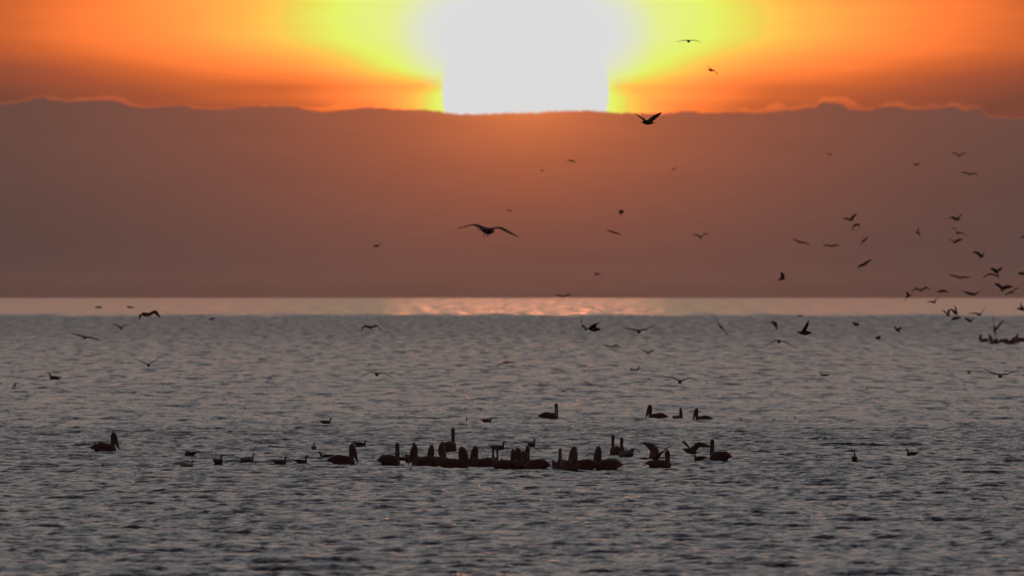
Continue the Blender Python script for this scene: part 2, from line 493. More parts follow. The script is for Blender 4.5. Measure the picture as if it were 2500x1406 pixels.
# ---- parts for birds sitting on the water; x forward, y left, z up, waterline at z = 0
def pelican_parts(kind):
    b = MB()
    b.loft(dense([(-0.47, 0, 0.095, .035, .010), (-0.39, 0, 0.11, .060, .030), (-0.30, 0, 0.12, .10, .08), (-0.17, 0, 0.10, .14, .13),
                  (0.0, 0, 0.080, .160, .145), (0.15, 0, 0.07, .155, .145), (0.28, 0, 0.065, .12, .11), (0.35, 0, 0.07, .06, .07), (0.375, 0, 0.07, .02, .02)], 3), 12)
    eyes = []; bill = MB()
    if kind in ('tuck', 'lean'):
        l = 0.04 if kind == 'lean' else 0.0
        neck = [(0.16, 0, 0.06, .10, .10), (0.255, 0, 0.15, .085, .085), (0.262, 0, 0.24, .062, .068), (0.250 - l, 0, 0.33, .052, .062),
                (0.252 - l, 0, 0.42, .050, .060), (0.268 - l, 0, 0.480, .050, .058), (0.295 - l, 0, 0.495, .046, .050), (0.325 - l, 0, 0.475, .034, .038)]
        bp = [(0.30 - l, 0, 0.485, .034, .034), (0.328 - l, 0, 0.45, .036, .052), (0.348 - l, 0, 0.38, .034, .064), (0.375 - l, 0, 0.28, .030, .062),
              (0.412 - l, 0, 0.18, .024, .044), (0.455 - l, 0, 0.09, .018, .020), (0.470 - l, 0, 0.05, .010, .010)]
        e = (0.315 - l, 0.503)
    elif kind == 'thin':        # neck stretched straight, bill held level a little below the crown
        neck = [(0.18, 0, 0.06, .09, .09), (0.26, 0, 0.15, .065, .065), (0.26, 0, 0.24, .044, .044), (0.25, 0, 0.34, .034, .034),
                (0.25, 0, 0.42, .037, .037), (0.262, 0, 0.485, .054, .052), (0.30, 0, 0.512, .050, .048), (0.34, 0, 0.50, .030, .030)]
        bp = [(0.305, 0, 0.505, .028, .028), (0.325, 0, 0.47, .030, .038), (0.330, 0, 0.39, .028, .042), (0.335, 0, 0.29, .024, .036),
              (0.35, 0, 0.20, .020, .028), (0.36, 0, 0.12, .014, .014), (0.355, 0, 0.10, .008, .008)]
        e = (0.315, 0.515)
    elif kind == 'sleep':       # head laid back between the shoulders
        neck = [(0.20, 0, 0.06, .09, .09), (0.27, 0, 0.16, .08, .075), (0.22, 0, 0.235, .065, .055), (0.13, 0, 0.255, .060, .055),
                (0.06, 0, 0.245, .055, .050), (0.02, 0, 0.23, .035, .035)]
        bp = [(0.06, 0, 0.26, .028, .026), (-0.02, 0, 0.245, .030, .030), (-0.12, 0, 0.215, .024, .024), (-0.20, 0, 0.195, .012, .010)]
        e = (0.07, 0.275)
    else:                       # 'turn': bill laid sideways on the chest
        neck = [(0.18, 0, 0.06, .09, .09), (0.25, 0, 0.15, .075, .070), (0.24, 0, 0.24, .060, .055), (0.215, 0, 0.32, .052, .048),
                (0.22, 0, 0.38, .052, .048), (0.25, 0.02, 0.42, .050, .046), (0.29, 0.05, 0.415, .034, .034)]
        bp = [(0.27, 0.03, 0.42, .030, .028), (0.30, 0.06, 0.36, .034, .036), (0.31, 0.09, 0.27, .030, .036), (0.32, 0.11, 0.18, .024, .022), (0.32, 0.12, 0.12, .010, .010)]
        e = (0.275, 0.43)
    if kind != 'sleep':
        tall = lambda q: (q[0], q[1], q[2] + max(0.0, q[2] - 0.14) * 0.24, q[3], q[4])
        neck = [tall(q) for q in neck]; bp = [tall(q) for q in bp]
        e = (e[0], e[1] + (e[1] - 0.14) * 0.24)
    b.loft(dense(neck, 3), 10)
    bill.loft(dense(bp, 3), 8)
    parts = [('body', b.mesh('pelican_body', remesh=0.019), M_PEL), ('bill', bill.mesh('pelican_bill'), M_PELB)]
    for sgn in (1, -1):
        w = MB()
        w.loft(dense([(0.24, .080 * sgn, 0.135, .02, .04), (0.15, .135 * sgn, 0.155, .040, .090), (0.0, .130 * sgn, 0.175, .050, .095),
                      (-0.15, .105 * sgn, 0.205, .050, .085), (-0.28, .062 * sgn, 0.185, .036, .055), (-0.39, .032 * sgn, 0.155, .020, .028), (-0.48, .015 * sgn, 0.135, .008, .010)], 3), 8)
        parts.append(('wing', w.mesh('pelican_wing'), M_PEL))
    for sgn in (1, -1):
        q = MB(); q.loft(blob((e[0], 0.036 * sgn + (0.04 if kind == 'turn' else 0), e[1]), 0.009), 6)
        parts.append(('eye', q.mesh('pelican_eye'), M_EYE))
    return parts

def gull_parts(kind, mat):
    b = MB()
    b.loft(dense([(-0.285, 0, 0.095, .022, .005), (-0.23, 0, 0.085, .032, .014), (-0.17, 0, 0.065, .05, .036), (-0.07, 0, 0.045, .078, .062),
                  (0.03, 0, 0.035, .085, .068), (0.11, 0, 0.035, .070, .060), (0.165, 0, 0.045, .035, .038), (0.18, 0, 0.05, .012, .014)], 3), 10)
    z = {'up': 0.0, 'low': -0.055, 'sleep': 0.0, 'reach': -0.02}[kind]
    if kind == 'sleep':
        neck = [(0.09, 0, 0.05, .05, .05), (0.12, 0, 0.09, .042, .040), (0.09, 0, 0.125, .038, .034), (0.045, 0, 0.128, .032, .03), (0.02, 0, 0.12, .016, .016)]
        bp = [(0.04, 0, 0.13, .010, .010), (0.0, 0, 0.123, .010, .010), (-0.04, 0, 0.115, .004, .004)]
        e = (0.055, 0.14)
    else:
        f = 0.03 if kind == 'reach' else 0.0
        neck = [(0.10, 0, 0.04, .055, .055), (0.135, 0, 0.09 + z * .3, .042, .042), (0.145 + f, 0, 0.14 + z * .6, .030, .031), (0.147 + f, 0, 0.185 + z, .029, .030),
                (0.165 + f, 0, 0.215 + z, .034, .031), (0.195 + f, 0, 0.216 + z, .030, .027), (0.222 + f, 0, 0.205 + z, .016, .016)]
        bp = [(0.205 + f, 0, 0.208 + z, .013, .013), (0.245 + f, 0, 0.200 + z, .010, .011), (0.272 + f, 0, 0.192 + z, .007, .009), (0.285 + f, 0, 0.180 + z, .003, .003)]
        e = (0.195 + f, 0.222 + z)
    b.loft(dense(neck, 3), 9, up=(1, 0, 0.01))
    bill = MB(); bill.loft(dense(bp, 2), 6)
    parts = [('body', b.mesh('gull_body', remesh=0.0125), mat), ('bill', bill.mesh('gull_bill'), M_GULLB)]
    for sgn in (1, -1):
        w = MB()
        w.loft(dense([(0.13, .050 * sgn, 0.065, .010, .020), (0.07, .075 * sgn, 0.070, .017, .040), (-0.03, .078 * sgn, 0.080, .017, .044),
                      (-0.13, .055 * sgn, 0.090, .015, .032), (-0.22, .022 * sgn, 0.100, .011, .016), (-0.31, -.006 * sgn, 0.118, .005, .006)], 3), 8)
        parts.append(('wing', w.mesh('gull_wing'), mat))
    if kind != 'sleep':
        for sgn in (1, -1):
            q = MB(); q.loft(blob((e[0], 0.026 * sgn, e[1]), 0.005), 6)
            parts.append(('eye', q.mesh('gull_eye'), M_EYE))
    return parts

def link(name, me, mat=None, parent=None):
    o = bpy.data.objects.new(name, me)
    if mat and me and not me.materials: me.materials.append(mat)
    COL.objects.link(o)
    if parent: o.parent = parent
    return o

def root(name, label, cat, group, loc):
    o = bpy.data.objects.new(name, None)
    o.empty_display_size = 0.3
    COL.objects.link(o); o.location = loc
    o['label'] = label; o['category'] = cat; o['group'] = group
    return o

def place_px(x, y, D):
    return Vector(((x - 1250) * K * D, D, CAM_H - (y - HORIZON) * K * D))

PROTO = {}
def floater(sp, kind, x, yw, yaw, label, scale=1.0, sink=0.0, pitch=0.0, dist=None):
    """a bird sitting on the sea at the pixel column x with its waterline on row yw"""
    key = (sp, kind)
    if key not in PROTO:
        PROTO[key] = pelican_parts(kind) if sp == 'pelican' else gull_parts(kind, M_PALE if sp == 'pale' else M_GULL)
    if sp == 'pelican' and x < 2300: scale *= 1.05
    D = first_hit(x, yw) + 0.10 * scale
    hx = (x - 1250) * K * D
    h = CAM_H - (yw - HORIZON) * K * D
    nm = 'pelican' if sp == 'pelican' else 'gull'
    grp = 'pelicans resting on the water' if sp == 'pelican' else 'gulls floating on the water'
    r = root(nm, label, nm, grp, (hx, D, h - 0.012 * scale - sink + (0.012 if sp != 'pelican' else 0.0)))
    r.rotation_euler = (0, math.radians(pitch), math.radians(yaw))
    r.scale = (scale,) * 3
    for pn, me, mt in PROTO[key]:
        if (pn == 'eye') and D > 1000: continue
        link(pn, me, mt, r)
    return r

# ---- flying birds: wings run through points seen in the photograph, at true wing lengths
def flyer(D, c, lt, rt, yaw, label, lw=None, rw=None, pitch=6.0, sp='gull', scale=1.0, feet=False, tilt=26.0, ls=0, rs=0, roll=0.0, cw=1.0):
    """D distance; c body centre; lt/rt wing tips left and right in the picture; lw/rw wrists (all in photograph pixels)"""
    S = scale * (1.55 if sp == 'pelican' else 1.0)
    C = place_px(c[0], c[1], D)
    if D > 950 and cw == 1.0: cw = 1.28
    ya = math.radians(yaw); pa = math.radians(pitch)
    a = Vector((math.cos(ya) * math.cos(pa), math.sin(ya) * math.cos(pa), math.sin(pa)))
    left = Vector((0, 0, 1)).cross(a).normalized()
    up = a.cross(left)
    if roll:
        q = Matrix.Rotation(math.radians(roll), 3, a); left = q @ left; up = q @ up
    X3 = Matrix((a, left, up)).transposed().to_4x4()
    big = D < 1250 or sp == 'pelican'
    b = MB()
    n = 8
    if sp == 'pelican':
        body = [(-0.37, 0, 0.0, .10, .008), (-0.28, 0, 0.0, .055, .02), (-0.20, 0, 0, .07, .06), (-0.05, 0, -.01, .10, .10), (0.12, 0, 0, .10, .095),
                (0.22, 0, .02, .06, .07), (0.27, 0, .05, .045, .05), (0.32, 0, .06, .045, .042), (0.36, 0, .05, .022, .022)]
        bp = [(0.34, 0, .05, .022, .024), (0.43, 0, .03, .022, .034), (0.55, 0, .0, .016, .018), (0.62, 0, -.02, .006, .006)]
        body = [(p[0] / 1.2, p[1], p[2] / 1.2, p[3] / 1.2, p[4] / 1.2) for p in body]
        bp = [(p[0] / 1.2, p[1], p[2] / 1.2, p[3] / 1.2, p[4] / 1.2) for p in bp]
    else:
        body = [(-0.31, 0, 0.0, .085, .007), (-0.24, 0, 0.0, .064, .014), (-0.18, 0, 0, .046, .036), (-0.09, 0, -.006, .066, .062), (0.03, 0, -.010, .078, .080),
                (0.12, 0, 0, .066, .068), (0.18, 0, .008, .042, .046), (0.215, 0, .010, .038, .038), (0.245, 0, .006, .018, .018)]
        bp = [(0.235, 0, .008, .011, .013), (0.27, 0, .003, .008, .010), (0.30, 0, -.010, .003, .003)]
    b.loft([tuple(v * S for v in p) for p in dense(body, 2 if big else 1)], n, xf=Matrix.Translation(C) @ X3)
    arm = 0.27 * S; hand = 0.37 * S
    def P2(pt, ref, L, sgn):
        """3-D point on the ray of pt so that |pt - ref| = L where the projection is shorter"""
        mpp = K * ref.y
        t = place_px(pt[0], pt[1], ref.y)
        d = t - ref; pr = math.hypot(d.x, d.z)
        dep = math.sqrt(max(L * L - pr * pr, 0.0)) * sgn
        dep = max(-L * 0.92, min(L * 0.92, dep))
        dist = ref.y + dep
        return place_px(pt[0], pt[1], dist)
    for side, tip, wr, sg in ((-1, lt, lw, ls), (1, rt, rw, rs)):
        if tip is None: continue
        # which anatomical wing is it
        lat = left if left.x * side > 0 or (abs(left.x) < 0.02 and side < 0) else -left
        if abs(left.x) < 0.02: lat = left if side < 0 else -left
        sh = C + lat * (0.045 * S) + up * (0.03 * S)
        if wr is None:
            sp2 = Vector((C.x, C.z)); tt = place_px(tip[0], tip[1], D); t2 = Vector((tt.x, tt.z))
            m = sp2.lerp(t2, 0.45)
            dd_ = (t2 - sp2); nn = Vector((-dd_.y, dd_.x)) * (1 if dd_.x > 0 else -1)
            m = m + nn * 0.10
            wr = (m.x / (K * D) + 1250, HORIZON - (m.y - CAM_H) / (K * D))
        s_ = sg if sg else (1 if lat.y > 0.15 else (-1 if lat.y < -0.15 else 1))
        W = P2(wr, sh, arm, s_)
        aback = -a if abs(a.y) > 0.3 else -a
        T = P2(tip, W, hand, (s_ if abs(lat.y) > 0.3 else (1 if aback.y > 0 else -1)))
        pts = dense([tuple(sh - lat * 0.03 * S), tuple(sh.lerp(W, 0.5) + up * 0.012 * S), tuple(W), tuple(W.lerp(T, 0.5) + up * 0.006 * S), tuple(T)], 2)
        m_ = len(pts)
        chord = [.20, .19, .185, .175, .17, .155, .125, .080, .012] if m_ == 9 else None
        rings = []
        for i, p in enumerate(pts):
            p = Vector(p)
            tdir = (Vector(pts[min(i + 1, m_ - 1)]) - Vector(pts[max(i - 1, 0)])).normalized()
            cb = (-a * math.cos(math.radians(tilt)) - up * math.sin(math.radians(tilt)))
            cb = cb - tdir * cb.dot(tdir)
            if cb.length < 0.15: cb = (-up - tdir * (-up).dot(tdir)) * 0.6 - a * 0.4
            cb.normalize()
            nrm = tdir.cross(cb).normalized()
            w = chord[i] * S * cw; th_ = (0.030 - 0.022 * i / (m_ - 1)) * S
            le = p - cb * w * 0.35
            prof = [(0, 0), (0.12, 0.8), (0.4, 1.0), (1.0, 0.05), (0.4, -0.45), (0.12, -0.6)]
            rings.append(b.ring([le + cb * (w * u) + nrm * (th_ * v) for u, v in prof]))
        b.skin(rings)
    me = MB(); me.v = [tuple(Vector(v) - C) for v in b.v]; me.f = b.f
    nm = 'pelican' if sp == 'pelican' else 'gull'
    grp = ('pelicans' if sp == 'pelican' else 'gulls') + ' flying over the sea'
    r = root(nm, label, nm, grp, C)
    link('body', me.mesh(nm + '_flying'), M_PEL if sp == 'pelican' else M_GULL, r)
    if big:
        q = MB(); q.loft([tuple(v * S for v in p) for p in dense(bp, 2)], 6, xf=X3)
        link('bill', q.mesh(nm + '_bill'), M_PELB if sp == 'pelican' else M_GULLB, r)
    if D < 800:
        ez = .018 if sp == 'gull' else .05
        for sgn in (1, -1):
            q = MB(); q.loft([tuple(v * S for v in p) for p in blob((0.225, 0.030 * sgn, ez), 0.006)], 6, xf=X3)
            link('eye', q.mesh('gull_eye'), M_EYE, r)
    if feet:
        for sgn in (1, -1):
            q = MB()
            q.loft([tuple(v * S for v in p) for p in [(-0.06, .03 * sgn, -.03, .008, .008), (-0.085, .04 * sgn, -.10, .006, .006), (-0.075, .042 * sgn, -.125, .016, .007), (-0.045, .045 * sgn, -.135, .022, .004)]], 6, up=(0, 1, 0), xf=X3)
            link('leg', q.mesh('gull_leg'), M_GULLB, r)
    return r

# ------------------------------------------------------------------ pelicans on the water
P = 'pelican'
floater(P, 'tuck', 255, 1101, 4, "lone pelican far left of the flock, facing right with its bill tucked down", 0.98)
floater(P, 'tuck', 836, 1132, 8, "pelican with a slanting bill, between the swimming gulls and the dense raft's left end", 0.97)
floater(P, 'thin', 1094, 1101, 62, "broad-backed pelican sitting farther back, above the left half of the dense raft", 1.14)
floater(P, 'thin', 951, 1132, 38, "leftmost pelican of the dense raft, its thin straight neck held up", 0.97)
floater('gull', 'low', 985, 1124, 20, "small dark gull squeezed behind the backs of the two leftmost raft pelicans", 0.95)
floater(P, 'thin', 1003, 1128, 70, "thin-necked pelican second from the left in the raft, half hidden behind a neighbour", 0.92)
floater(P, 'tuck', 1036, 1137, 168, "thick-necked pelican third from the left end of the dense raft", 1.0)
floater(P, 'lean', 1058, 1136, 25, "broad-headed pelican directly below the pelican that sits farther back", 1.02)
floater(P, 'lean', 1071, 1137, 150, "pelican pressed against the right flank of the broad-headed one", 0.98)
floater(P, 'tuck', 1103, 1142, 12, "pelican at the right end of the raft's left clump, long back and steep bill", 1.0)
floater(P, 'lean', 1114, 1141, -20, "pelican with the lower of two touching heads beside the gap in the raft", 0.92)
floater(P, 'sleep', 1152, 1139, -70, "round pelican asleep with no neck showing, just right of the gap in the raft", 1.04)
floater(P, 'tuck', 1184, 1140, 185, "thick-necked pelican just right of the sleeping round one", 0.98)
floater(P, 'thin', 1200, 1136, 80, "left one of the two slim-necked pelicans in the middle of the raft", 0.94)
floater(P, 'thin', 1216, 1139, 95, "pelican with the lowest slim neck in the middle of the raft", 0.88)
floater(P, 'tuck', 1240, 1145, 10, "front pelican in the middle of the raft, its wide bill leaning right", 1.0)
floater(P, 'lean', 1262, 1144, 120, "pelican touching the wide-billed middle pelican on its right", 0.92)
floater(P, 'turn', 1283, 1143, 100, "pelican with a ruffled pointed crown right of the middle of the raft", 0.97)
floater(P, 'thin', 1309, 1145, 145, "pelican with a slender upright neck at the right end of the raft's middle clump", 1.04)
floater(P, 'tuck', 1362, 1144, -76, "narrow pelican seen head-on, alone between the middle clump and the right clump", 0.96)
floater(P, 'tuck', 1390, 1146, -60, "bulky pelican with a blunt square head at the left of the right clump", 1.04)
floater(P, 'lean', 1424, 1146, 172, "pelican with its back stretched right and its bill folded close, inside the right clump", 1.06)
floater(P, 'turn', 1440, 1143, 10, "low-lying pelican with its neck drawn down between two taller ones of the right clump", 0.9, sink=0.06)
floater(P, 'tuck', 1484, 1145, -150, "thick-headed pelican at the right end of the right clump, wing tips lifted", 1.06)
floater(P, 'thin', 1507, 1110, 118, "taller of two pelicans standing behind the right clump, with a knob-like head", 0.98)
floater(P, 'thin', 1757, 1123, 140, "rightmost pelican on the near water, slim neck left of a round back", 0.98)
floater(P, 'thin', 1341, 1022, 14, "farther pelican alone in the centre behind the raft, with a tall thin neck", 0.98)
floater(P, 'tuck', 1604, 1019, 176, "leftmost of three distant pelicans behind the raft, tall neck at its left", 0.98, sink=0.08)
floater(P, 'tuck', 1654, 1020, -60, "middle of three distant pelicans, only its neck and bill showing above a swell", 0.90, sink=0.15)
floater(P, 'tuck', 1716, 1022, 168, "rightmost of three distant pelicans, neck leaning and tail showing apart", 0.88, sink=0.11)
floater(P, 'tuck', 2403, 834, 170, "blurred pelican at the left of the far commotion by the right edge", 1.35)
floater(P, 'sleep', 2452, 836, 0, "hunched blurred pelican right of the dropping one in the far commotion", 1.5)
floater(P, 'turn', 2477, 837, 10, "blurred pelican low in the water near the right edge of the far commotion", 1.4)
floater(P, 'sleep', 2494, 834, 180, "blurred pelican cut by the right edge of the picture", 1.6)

# wings lifted
def winged(x, yw, yaw, label, wings, scale=1.0, kind='lean'):
    r = floater(P, kind, x, yw, yaw, label, scale)
    D = r.location.y
    for o in [c for c in r.children if c.name.startswith('wing')]:
        bpy.data.objects.remove(o)
    inv = (Matrix.Translation(r.location) @ Matrix.Rotation(math.radians(yaw), 4, 'Z') @ Matrix.Scale(scale, 4)).inverted()
    for (stations, widths, deps) in wings:
        b = MB(); rings = []
        pts = []
        for (sx, sy), w, dp in zip(stations, widths, deps):
            p = place_px(sx, sy, D + dp); pts.append((*p, w))
        pts = dense(pts, 3)
        n_ = len(pts)
        for i, p in enumerate(pts):
            q = Vector(p[:3])
            t = (Vector(pts[min(i + 1, n_ - 1)][:3]) - Vector(pts[max(i - 1, 0)][:3])).normalized()
            h = Vector((math.cos(math.radians(yaw)), math.sin(math.radians(yaw)), 0))
            c = -h - Vector((0, 0, 1)) * 0.35; c = c - t * c.dot(t); c.normalize()
            nr = t.cross(c).normalized(); w = p[3]; th_ = 0.014 * (1 - 0.6 * i / n_)
            rings.append(b.ring([inv @ (q + c * (w * (u - 0.3)) + nr * (th_ * v)) for u, v in [(0, 0), (.15, 1), (.5, 1.1), (1, .1), (.5, -.7), (.15, -.8)]]))
        b.skin(rings)
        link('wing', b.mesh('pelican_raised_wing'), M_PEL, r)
    return r

winged(1609, 1139, 6, "pelican flapping on the water with both wings raised, right of the raft",
       [([(1598, 1122), (1603, 1103), (1592, 1090), (1571, 1082)], [.26, .26, .20, .03], [0.16, .35, .5, .55]),
        ([(1604, 1122), (1616, 1106), (1628, 1096), (1645, 1084)], [.16, .12, .09, .02], [-.12, -.4, -.75, -1.0])], 0.95, 'turn')
winged(1529, 1116, 120, "shorter pelican behind the right clump, one wing held out low to its right",
       [([(1534, 1104), (1545, 1096), (1555, 1100), (1562, 1106)], [.22, .20, .16, .10], [.1, .2, .1, .0])], 0.96, 'thin')

winged(2428, 839, 15, "blurred pelican with raised wings in the far commotion, under the dropping one",
       [([(2424, 830), (2420, 824), (2416, 815)], [.5, .4, .1], [0.2, .5, .9]),
        ([(2430, 830), (2437, 824), (2444, 822)], [.4, .3, .1], [-.2, -.6, -1.0])], 1.5, 'sleep')
winged(2466, 840, 5, "blurred pelican with one wing up in the far commotion, next to the hunched one",
       [([(2470, 832), (2482, 824), (2487, 814)], [.5, .4, .1], [0.2, .5, .9])], 1.5, 'turn')

# ------------------------------------------------------------------ gulls on the water
G = 'gull'; L_ = 'pale'
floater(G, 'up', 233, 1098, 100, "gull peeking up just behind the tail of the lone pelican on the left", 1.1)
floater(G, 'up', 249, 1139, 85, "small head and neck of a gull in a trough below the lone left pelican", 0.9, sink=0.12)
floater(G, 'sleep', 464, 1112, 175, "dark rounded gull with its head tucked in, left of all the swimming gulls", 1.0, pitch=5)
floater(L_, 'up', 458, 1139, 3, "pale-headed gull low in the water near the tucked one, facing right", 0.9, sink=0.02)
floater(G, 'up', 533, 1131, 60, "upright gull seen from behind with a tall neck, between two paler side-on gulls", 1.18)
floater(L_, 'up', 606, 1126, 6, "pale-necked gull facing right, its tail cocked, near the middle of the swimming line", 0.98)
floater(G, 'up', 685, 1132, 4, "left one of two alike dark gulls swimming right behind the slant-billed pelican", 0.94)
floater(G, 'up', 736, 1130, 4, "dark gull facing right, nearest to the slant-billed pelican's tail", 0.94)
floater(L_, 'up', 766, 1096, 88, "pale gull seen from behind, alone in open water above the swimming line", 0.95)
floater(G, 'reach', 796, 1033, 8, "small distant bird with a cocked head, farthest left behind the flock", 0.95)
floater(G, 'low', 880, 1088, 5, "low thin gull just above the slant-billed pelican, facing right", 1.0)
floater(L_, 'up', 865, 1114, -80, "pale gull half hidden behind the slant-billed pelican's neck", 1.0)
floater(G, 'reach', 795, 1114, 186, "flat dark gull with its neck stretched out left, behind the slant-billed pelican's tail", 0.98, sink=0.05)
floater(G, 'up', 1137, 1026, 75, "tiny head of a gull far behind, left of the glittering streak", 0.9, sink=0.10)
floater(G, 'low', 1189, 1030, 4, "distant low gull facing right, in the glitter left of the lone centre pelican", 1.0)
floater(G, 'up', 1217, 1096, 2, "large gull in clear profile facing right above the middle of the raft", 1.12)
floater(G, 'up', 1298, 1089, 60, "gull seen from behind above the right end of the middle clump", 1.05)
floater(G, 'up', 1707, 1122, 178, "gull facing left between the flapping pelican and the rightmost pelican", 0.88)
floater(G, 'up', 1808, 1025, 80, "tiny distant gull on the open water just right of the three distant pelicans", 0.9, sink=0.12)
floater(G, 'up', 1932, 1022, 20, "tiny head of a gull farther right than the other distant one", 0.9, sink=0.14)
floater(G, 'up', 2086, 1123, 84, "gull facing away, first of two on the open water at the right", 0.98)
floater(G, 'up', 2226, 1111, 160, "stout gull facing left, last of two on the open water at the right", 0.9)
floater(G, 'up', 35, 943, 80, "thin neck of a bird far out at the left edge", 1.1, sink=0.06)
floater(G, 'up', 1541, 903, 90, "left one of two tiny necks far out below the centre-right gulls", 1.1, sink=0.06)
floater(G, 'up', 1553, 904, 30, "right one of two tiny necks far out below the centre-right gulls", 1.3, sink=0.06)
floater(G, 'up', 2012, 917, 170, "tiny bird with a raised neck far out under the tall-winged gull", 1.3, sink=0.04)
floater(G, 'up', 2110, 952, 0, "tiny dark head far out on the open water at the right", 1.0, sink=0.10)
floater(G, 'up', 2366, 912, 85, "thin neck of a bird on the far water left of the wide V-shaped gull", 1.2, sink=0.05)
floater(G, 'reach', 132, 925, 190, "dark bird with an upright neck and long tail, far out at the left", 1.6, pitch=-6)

# ------------------------------------------------------------------ flying birds
F = flyer
F(395, (1190, 563), (1117, 559), (1268, 580), 56, "largest flying gull, wings spread wide across the middle of the sky", lw=(1156, 549), rw=(1222, 556), pitch=-6, feet=True, tilt=14, cw=0.85)
F(715, (1582, 300), (1549, 277), (1616, 274), 176, "gull with wings in a V crossing the cloud's top edge right of the sun", lw=(1566, 289), rw=(1595, 287), pitch=2, tilt=24)
F(1150, (1737, 172), (1724, 161), (1753, 184), 150, "gull seen against the orange sky right of the sun, wings bent down", lw=(1732, 165), rw=(1746, 175))
F(930, (1681, 101), (1650, 104), (1714, 105), 82, "thin-winged gull in the yellow glow, highest of the birds right of the sun", lw=(1666, 100), rw=(1697, 99), pitch=2, tilt=2, cw=0.25)
F(2300, (1391, 392), (1382, 394), (1406, 397), 30, "faint far gull in the cloud under the sun, its right wing drooping")
F(2500, (1325, 417), (1319, 416), (1331, 415), 60, "faintest speck of a gull under the right half of the sun")
F(2400, (1646, 413), (1638, 414), (1655, 409), 40, "faint distant gull in the cloud between the V-winged gull and the far right birds")
F(2500, (2026, 378), (2019, 376), (2032, 377), 100, "faint speck of a gull left of the three highest birds at the right")
F(2500, (1244, 515), (1237, 513), (1251, 514), 80, "faint speck of a gull just above the largest flying gull")
F(1600, (920, 601), (911, 598), (934, 592), 20, "small gull left of the largest one, one wing raised right", tilt=25)
F(1500, (1517, 517), (1510, 517), (1524, 517), 80, "compact dark gull alone below the sun's right edge, wings folded short", pitch=40, scale=1.2)
F(1500, (1498, 568), (1480, 562), (1519, 576), 85, "pale thin-winged gull right of the largest one, tilted down to the right")
F(1450, (1711, 580), (1690, 572), (1732, 570), 80, "gull with wings in a shallow M, alone between centre and right", lw=(1701, 573), rw=(1719, 572))
F(1500, (1458, 669), (1450, 664), (1470, 676), 150, "stubby dark gull slanting down right, low in the middle of the cloud", pitch=-10, tilt=40)
F(1500, (1375, 724), (1355, 719), (1397, 720), 85, "gull skimming right on the horizon line below the sun", lw=(1366, 720), rw=(1386, 719))
F(1150, (1909, 681), (1906, 662), (1914, 668), 178, "gull with both wings straight up, well left of the right-hand flock", scale=1.0, tilt=30, pitch=-12)
F(1400, (1954, 592), (1935, 584), (1979, 600), 85, "thin gull gliding down right, left of the level-winged one", lw=(1946, 587), rw=(1966, 592))
F(1500, (2030, 601), (2008, 600), (2051, 600), 88, "level-winged gull right beside the thin gliding one", lw=(2019, 598), rw=(2041, 598), scale=1.1)
F(1500, (2077, 537), (2057, 533), (2093, 521), 160, "gull with its right wing raised, top one of the loose column", tilt=20)
F(1550, (2091, 549), (2083, 564), (2099, 554), 70, "hook-shaped gull with wings bent sharply down, second in the loose column", lw=(2082, 553), rw=(2096, 547), tilt=50)
F(1500, (2109, 588), (2101, 599), (2120, 579), 40, "gull banking steeply, third in the loose column", tilt=50, pitch=20)
F(1500, (2109, 646), (2093, 653), (2129, 634), 170, "gull banking to the upper right, lowest in the loose column", tilt=25)
F(1450, (2242, 569), (2244, 556), (2247, 581), 150, "gull turned on its side with wings nearly vertical, right of the loose column", tilt=55, pitch=20)
F(1350, (2337, 536), (2312, 535), (2351, 521), 20, "gull with a long level left wing, top of the three stacked gulls", lw=(2325, 530), rw=(2343, 529), tilt=20)
F(1250, (2337, 569), (2321, 554), (2362, 576), 100, "gull in an S-curve, middle of the three stacked gulls", lw=(2333, 560), rw=(2348, 568), tilt=22)
F(1500, (2332, 591), (2316, 585), (2353, 583), 200, "gull with a thick left wing, bottom of the three stacked gulls", tilt=35, pitch=-10)
F(1250, (2398, 626), (2375, 614), (2404, 606), 60, "gull with one wing pointing straight up, above the right-edge flock", lw=(2388, 617), rw=(2402, 616), tilt=40, pitch=25)
F(1250, (2344, 678), (2316, 670), (2370, 677), 85, "wide level gull gliding above the three low gulls at the right", lw=(2330, 673), rw=(2357, 676))
F(1700, (2238, 402), (2221, 406), (2252, 396), 30, "lower left one of the three highest gulls at the right", tilt=15)
F(1600, (2343, 381), (2322, 372), (2361, 372), 85, "topmost of the three highest gulls at the right")
F(1600, (2367, 426), (2344, 421), (2391, 428), 85, "lowest of the three highest gulls at the right", lw=(2356, 421), rw=(2379, 423))
F(1200, (2435, 664), (2418, 654), (2447, 653), 100, "chunky gull with raised wings, highest of the packed birds by the right edge", tilt=70, pitch=50)
F(1300, (2418, 669), (2399, 679), (2443, 678), 85, "gull with arched pale wings just under the chunky one", lw=(2408, 672), rw=(2431, 672))
F(1200, (2498, 668), (2486, 668), (2512, 672), 80, "gull cut by the right edge beside the chunky one", lw=(2491, 666), tilt=40)
F(1150, (2447, 704), (2428, 691), (2474, 699), 90, "gull with broad dark wings in the packed group by the right edge", lw=(2440, 696), rw=(2459, 699), tilt=60, pitch=40)
F(1300, (2471, 713), (2452, 722), (2489, 701), 60, "gull overlapping the broad-winged one, slanting up right", tilt=35)
F(1300, (2377, 719), (2352, 711), (2400, 704), 30, "gull with a lifted right wing, left of the broad-winged pair", lw=(2366, 715), rw=(2389, 713))
F(1500, (2295, 711), (2288, 714), (2316, 713), 20, "short flat gull with drooping wings between the W-winged one and the lifted-wing one", rw=(2304, 709), tilt=40)
F(1300, (2248, 709), (2224, 713), (2273, 707), 95, "gull with wings in a clear W, just above the horizon at the right", lw=(2236, 703), rw=(2261, 701), tilt=30)
F(1250, (2219, 722), (2206, 740), (2212, 712), 40, "gull plunging with one wing pointing down left, left of the W-winged one", tilt=45, pitch=10)
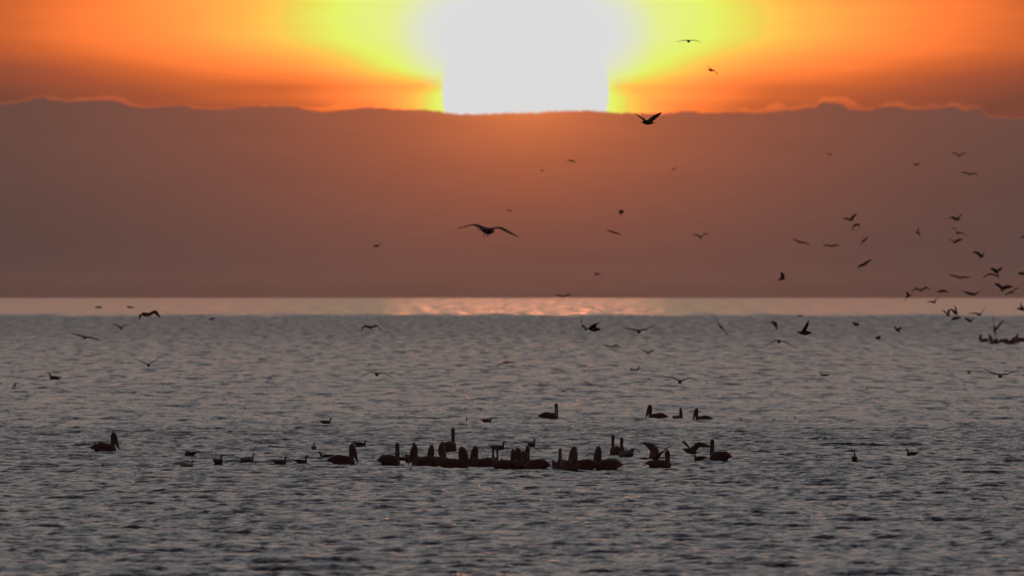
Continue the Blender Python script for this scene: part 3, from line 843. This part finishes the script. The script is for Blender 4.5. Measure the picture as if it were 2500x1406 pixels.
F(1400, (2281, 738), (2262, 737), (2298, 721), 50, "faint gull with a raised wing crossing the horizon below the W-winged one", tilt=20)
F(1250, (2314, 769), (2299, 756), (2319, 754), 110, "left one of three tangled gulls over the bright water band", tilt=45)
F(1250, (2335, 765), (2319, 753), (2331, 745), 60, "upper right one of three tangled gulls over the bright water band", tilt=35)
F(1300, (2338, 776), (2318, 792), (2347, 775), 30, "lowest of three tangled gulls, left wing bent down over the water band's edge", lw=(2326, 778), tilt=45, pitch=15)
F(1400, (2369, 784), (2355, 775), (2380, 777), 40, "small dark gull right of the three tangled ones", tilt=45)
F(1250, (2392, 768), (2362, 765), (2409, 748), 60, "long-winged gull over the bright water band, right wing raised", lw=(2382, 764), rw=(2400, 759), tilt=15)
F(1250, (2191, 806), (2183, 796), (2202, 799), 220, "fluttering gull with a dangling tail, left of the tangled ones", tilt=60, pitch=30)
F(1200, (2499, 756), (2478, 762), (2492, 737), 60, "gull at the right edge over the water band, wings bent", lw=(2485, 752), rw=(2494, 747), tilt=30)
F(1900, (2429, 806), (2424, 766), (2451, 782), -80, "pelican dropping upright onto the far commotion at the right, one wing stretched up", lw=(2426, 785), rw=(2442, 793), pitch=-68, sp='pelican', tilt=30, scale=1.15)
F(1300, (2143, 826), (2140, 820), (2151, 819), 200, "dark compact gull with closed wings low over the water, left of the fluttering one", pitch=20, tilt=50, scale=1.0)
F(1350, (2092, 793), (2081, 786), (2103, 779), 30, "small gull with a raised right wing over the edge of the bright band", tilt=35)
F(1900, (1953, 771), (1947, 770), (1960, 770), 70, "dot-like gull on the edge of the bright band above the tall-winged gull")
F(625, (1964, 812), (1966, 796), (1975, 782), 1, "gull in sharp profile facing right, wings straight up, over the right-hand water", lw=(1968, 797), rw=(1970, 796), pitch=-3, tilt=35)
F(1200, (1892, 789), (1882, 785), (1898, 805), 60, "triangular blurred gull with one wing pointing down, left of the tall-winged gull", tilt=60)
F(760, (1902, 833), (1869, 847), (1948, 852), 88, "thin gull with long drooping wings below the tall-winged gull", lw=(1888, 832), rw=(1923, 838), tilt=8, cw=0.6)
F(1000, (1761, 799), (1747, 775), (1779, 818), 95, "gull banked into one straight slanting line, right of centre", lw=(1754, 788), rw=(1768, 806), tilt=22)
F(705, (1660, 932), (1619, 921), (1702, 929), 88, "gull with bow-shaped wings nearest above the distant pelicans", lw=(1640, 920), rw=(1683, 922), tilt=10, cw=0.7)
F(690, (1560, 809), (1521, 801), (1599, 794), 88, "gull gliding with long shallow wings over the water right of centre", lw=(1543, 804), rw=(1577, 804), tilt=10, cw=0.7)
F(650, (1449, 803), (1463, 791), (1467, 786), 3, "gull flying right in profile with arched broad wings and dangling feet", lw=(1448, 793), rw=(1454, 791), pitch=-6, feet=True, tilt=20, cw=1.15)
F(1000, (1424, 797), (1421, 774), (1433, 806), 100, "blurred gull with an upright wing just behind the dangling-feet gull", lw=(1419, 786), tilt=30)
F(1350, (1492, 847), (1471, 842), (1514, 843), 85, "faint gull low over the water, under the dangling-feet gull", lw=(1482, 843), rw=(1503, 842), tilt=20)
F(1450, (1583, 863), (1565, 853), (1600, 852), 85, "faint gull with wings in a small V, right of the lower faint one")
F(980, (905, 799), (881, 811), (931, 810), 100, "gull with wings arched in a low bridge, left of centre over the water", lw=(888, 796), rw=(921, 794), tilt=25)
F(690, (920, 913), (876, 921), (965, 926), 88, "thin gull with long drooping wings, left of centre low over the water", lw=(902, 909), rw=(938, 910), tilt=6, cw=0.6)
F(1000, (1236, 885), (1208, 896), (1262, 886), 85, "gull with one drooping wing in the glitter below the sun", lw=(1223, 887), rw=(1249, 884), tilt=12)
F(1000, (362, 768), (340, 781), (392, 775), 20, "gull with bent hooked wings over the bright band at the left", lw=(345, 766), rw=(379, 760), tilt=30, pitch=12)
F(1000, (295, 801), (268, 793), (324, 793), 88, "gull with wings in an M, left one under the hook-winged gull", lw=(283, 792), rw=(307, 792), tilt=8)
F(860, (206, 824), (170, 813), (249, 832), 92, "wide-winged gull tilted down right, at the far left over the water", lw=(189, 817), rw=(229, 825), tilt=14)
F(820, (362, 891), (327, 876), (395, 868), 88, "thin V-winged gull low over the water at the left", lw=(344, 883), rw=(378, 881), tilt=5, cw=0.6)
F(1600, (240, 750), (231, 751), (249, 749), 175, "small dark oval gull in the bright band, left one of a pair", tilt=30)
F(1600, (316, 750), (309, 749), (329, 752), 178, "small dark gull with trailing tail in the bright band, right of a pair", tilt=30)
F(1500, (517, 778), (507, 780), (526, 776), 10, "small dark gull at the edge of the bright band, alone left of centre", tilt=30)
F(640, (2442, 917), (2397, 898), (2488, 904), 88, "gull with the widest V wings low over the water at the right edge", lw=(2420, 909), rw=(2458, 913), tilt=8, cw=0.7)
F(555, (1686, 1101), (1665, 1080), (1735, 1090), 160, "gull lifting off the water with spread wings and feet down, over the left-facing swimmer", lw=(1672, 1079), rw=(1706, 1083), pitch=12, feet=True, tilt=45)
F(1500, (2499, 579), (2490, 581), (2510, 577), 60, "tiny faint gull cut by the right edge, high above the packed birds")

# ------------------------------------------------------------------ evening haze over the water
hb = MB()
x0, x1, y0, y1, z0, z1 = -95000, 95000, -600, 25600, -1.6, 27.0
hb.v = [(x0, y0, z0), (x1, y0, z0), (x1, y1, z0), (x0, y1, z0), (x0, y0, z1), (x1, y0, z1), (x1, y1, z1), (x0, y1, z1)]
hb.f = [(0, 3, 2, 1), (4, 5, 6, 7), (0, 1, 5, 4), (1, 2, 6, 5), (2, 3, 7, 6), (3, 0, 4, 7)]
hm = bpy.data.meshes.new("haze"); hm.from_pydata(hb.v, [], hb.f); hm.update()
ho = bpy.data.objects.new("haze", hm); COL.objects.link(ho)
ho["kind"] = "stuff"; ho["label"] = "thin warm haze hanging over the evening sea"; ho["category"] = "haze"
hmat = bpy.data.materials.new("haze"); hmat.use_nodes = True
hmat.node_tree.nodes.clear()
pv = hmat.node_tree.nodes.new('ShaderNodeVolumePrincipled')
pv.inputs['Color'].default_value = (0.86, 0.70, 0.64, 1)
pv.inputs['Density'].default_value = 0.000012
pv.inputs['Anisotropy'].default_value = 0.9
vo = hmat.node_tree.nodes.new('ShaderNodeOutputMaterial')
hmat.node_tree.links.new(pv.outputs[0], vo.inputs['Volume'])
hm.materials.append(hmat)
